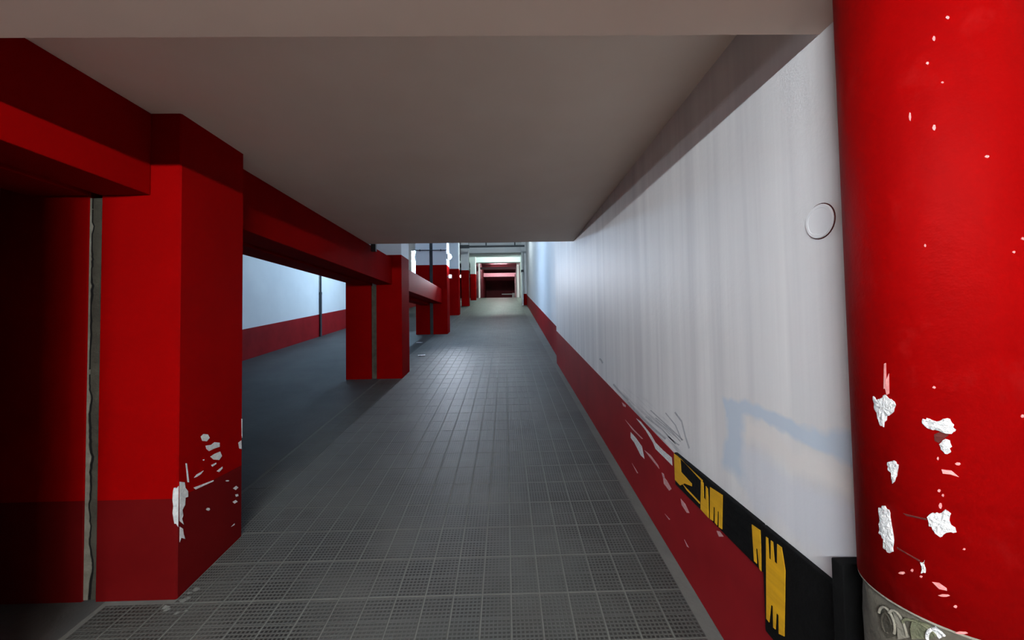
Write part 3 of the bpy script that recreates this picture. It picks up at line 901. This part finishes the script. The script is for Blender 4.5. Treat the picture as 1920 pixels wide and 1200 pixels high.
p = pipe_thing('ceiling_pipe', 'dark pipe running across under the high ceiling above the ramp', 'pipe', (-.45, 18.9, 3.97))
adopt(p, tube('pipe_run', ((-2.2, 18.9, 3.985), (.98, 18.9, 3.985)), .05, 'pipe_dark', None, 12))
adopt(p, tube('pipe_sleeve', ((-2.2, 18.9, 3.985), (-1.75, 18.9, 3.985)), .085, 'pipe_dark', None, 12))
for x in (-.92, .5):
    adopt(p, tube('hanger', ((x, 18.9, 4.02), (x, 18.9, hc(18.9))), .03, 'pipe_dark', None, 8))
p = pipe_thing('drain_pipe', 'white drain pipe standing against the right corner where the ramp tops out', 'pipe', (.86, 20.1, fl(20.1)))
adopt(p, tube('pipe_shaft', ((.90, 20.1, fl(20.1)), (.90, 20.1, 3.9)), .05, 'pipe_white', None, 12))
for z in (3.35, 2.85):
    adopt(p, tube('pipe_collar', ((.90, 20.1, z), (.90, 20.1, z + .12)), .07, 'pipe_dark' if z < 3 else 'pipe_white', None, 12))
o = hexa('junction_box', -1.66, -1.60, YE + .002, YE + .05, ZC - .09, ZC + .04, 'pipe_dark', None, .004)
tag(o, 'small dark box at the end edge of the low ceiling above the red beam', 'junction box')
o = hexa('sign_box', -2.30, -2.20, 18.95, 19.05, 3.30, 3.62, 'pipe_dark', None, .01)
tag(o, 'small dark box hanging between the third column and far columns', 'box')
adopt_rod = tube('hanger_rod', ((-2.25, 19.0, 3.62), (-2.25, 19.0, hc(19))), .012, 'pipe_dark', None, 8)
adopt_rod.parent = o

# ------------------------------------------------------------------ top of the ramp and the dark hall
def cross_beam(name_i, y, zb, zt, mat, x0=-2.4, x1=1.45, th=.45):
    o = hexa('trim_%d' % name_i, x0, x1, y, y + th, zb, zt, mat); tag(o, kind='structure')
cross_beam(2, 20.65, 4.0, hc(20), 'white', -4.87, 1.13)
cross_beam(3, 24.0, 4.49, hc(24), 'white', -4.87, 1.13)
cross_beam(4, 28.41, 4.80, 6.05, 'white', -4.87, 1.13)
cross_beam(5, 34.0, 5.16, 5.30, 'far_pink', -4.87, 1.13)
cross_beam(6, 40.0, 5.24, 5.62, 'far_pink', -4.87, 1.13)
w = hexa('wall_right_upper', 1.135, 1.5, 20.3, 46, lambda y: fl(y) - .1, 6.05, 'white'); tag(w, kind='structure')
o = hexa('baseboard_right_upper', .87, 1.13, 20.31, 20.6, fl, lambda y: fl(20.3) + .60, 'red')
tag(o, kind='structure')
w = hexa('trim_7', .872, 1.135, 20.312, 20.6, lambda y: fl(20.3) + .60, hc(20), 'white'); tag(w, kind='structure')
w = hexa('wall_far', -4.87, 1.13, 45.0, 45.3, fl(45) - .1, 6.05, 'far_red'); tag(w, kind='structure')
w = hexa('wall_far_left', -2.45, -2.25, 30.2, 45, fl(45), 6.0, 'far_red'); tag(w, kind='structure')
for i, (y, x) in enumerate(((29.4, .98), (33.0, 1.02), (37.0, 1.0))):
    o = hexa('hall_post', x - .09, x + .09, y, y + .18, fl(y), 5.1, 'far_pink', None, .01)
    tag(o, ('nearest', 'middle', 'farthest')[i] + ' of the three pale posts at the right of the dark hall', 'post', 'pale posts in the dark hall')
o = hexa('hall_post', -2.02, -1.90, 28.9, 29.1, fl(29), 4.9, 'far_pink', None, .01)
tag(o, 'thin pale post at the left of the dark hall opening', 'post')
bar = empty('barrier', (.9, 36, fl(36)))
tag(bar, 'low barrier arm reaching out from the right in the dark hall', 'barrier')
adopt(bar, hexa('barrier_arm', -.35, .80, 36.0, 36.06, fl(36) + .86, fl(36) + .93, 'pipe_white'))
adopt(bar, hexa('barrier_cabinet', .62, .86, 35.9, 36.15, fl(36), fl(36) + .98, 'metal', None, .02))

# ------------------------------------------------------------------ litter
def litter(x, y, s, rz, label):
    V, F = [], []
    n = 5
    rr = random.Random(int(y * 100))
    for i in range(n):
        for j in range(n):
            u, v = (i / (n - 1) - .5) * s * 1.5, (j / (n - 1) - .5) * s
            X = u * math.cos(rz) - v * math.sin(rz) + x
            Y = u * math.sin(rz) + v * math.cos(rz) + y
            V.append((X, Y, fl(Y) + .003 + .10 * s * abs(math.sin(i * 1.7 + j)) + rr.uniform(0, .004)))
    m = len(V)
    V += [(a_, b_, c_ - .0012) for a_, b_, c_ in V]
    for i in range(n - 1):
        for j in range(n - 1):
            a_ = i * n + j
            F.append((a_, a_ + 1, a_ + n + 1, a_ + n)); F.append((m + a_, m + a_ + n, m + a_ + n + 1, m + a_ + 1))
    edge = [j for j in range(n)] + [i * n + n - 1 for i in range(1, n)] + [(n - 1) * n + j for j in range(n - 2, -1, -1)] + [i * n for i in range(n - 2, 0, -1)]
    for k in range(len(edge)):
        a_, b_ = edge[k], edge[(k + 1) % len(edge)]
        F.append((a_, b_, m + b_, m + a_))
    o = mesh('paper_scrap', V, F, 'paper')
    tag(o, label, 'litter', 'paper scraps on the ramp')
litter(-1.62, 7.38, .09, .2, 'white paper scrap on the floor behind the middle column, the nearer one')
litter(-1.99, 8.85, .085, -.3, 'white paper scrap under the pink-lit beam, the farther one')
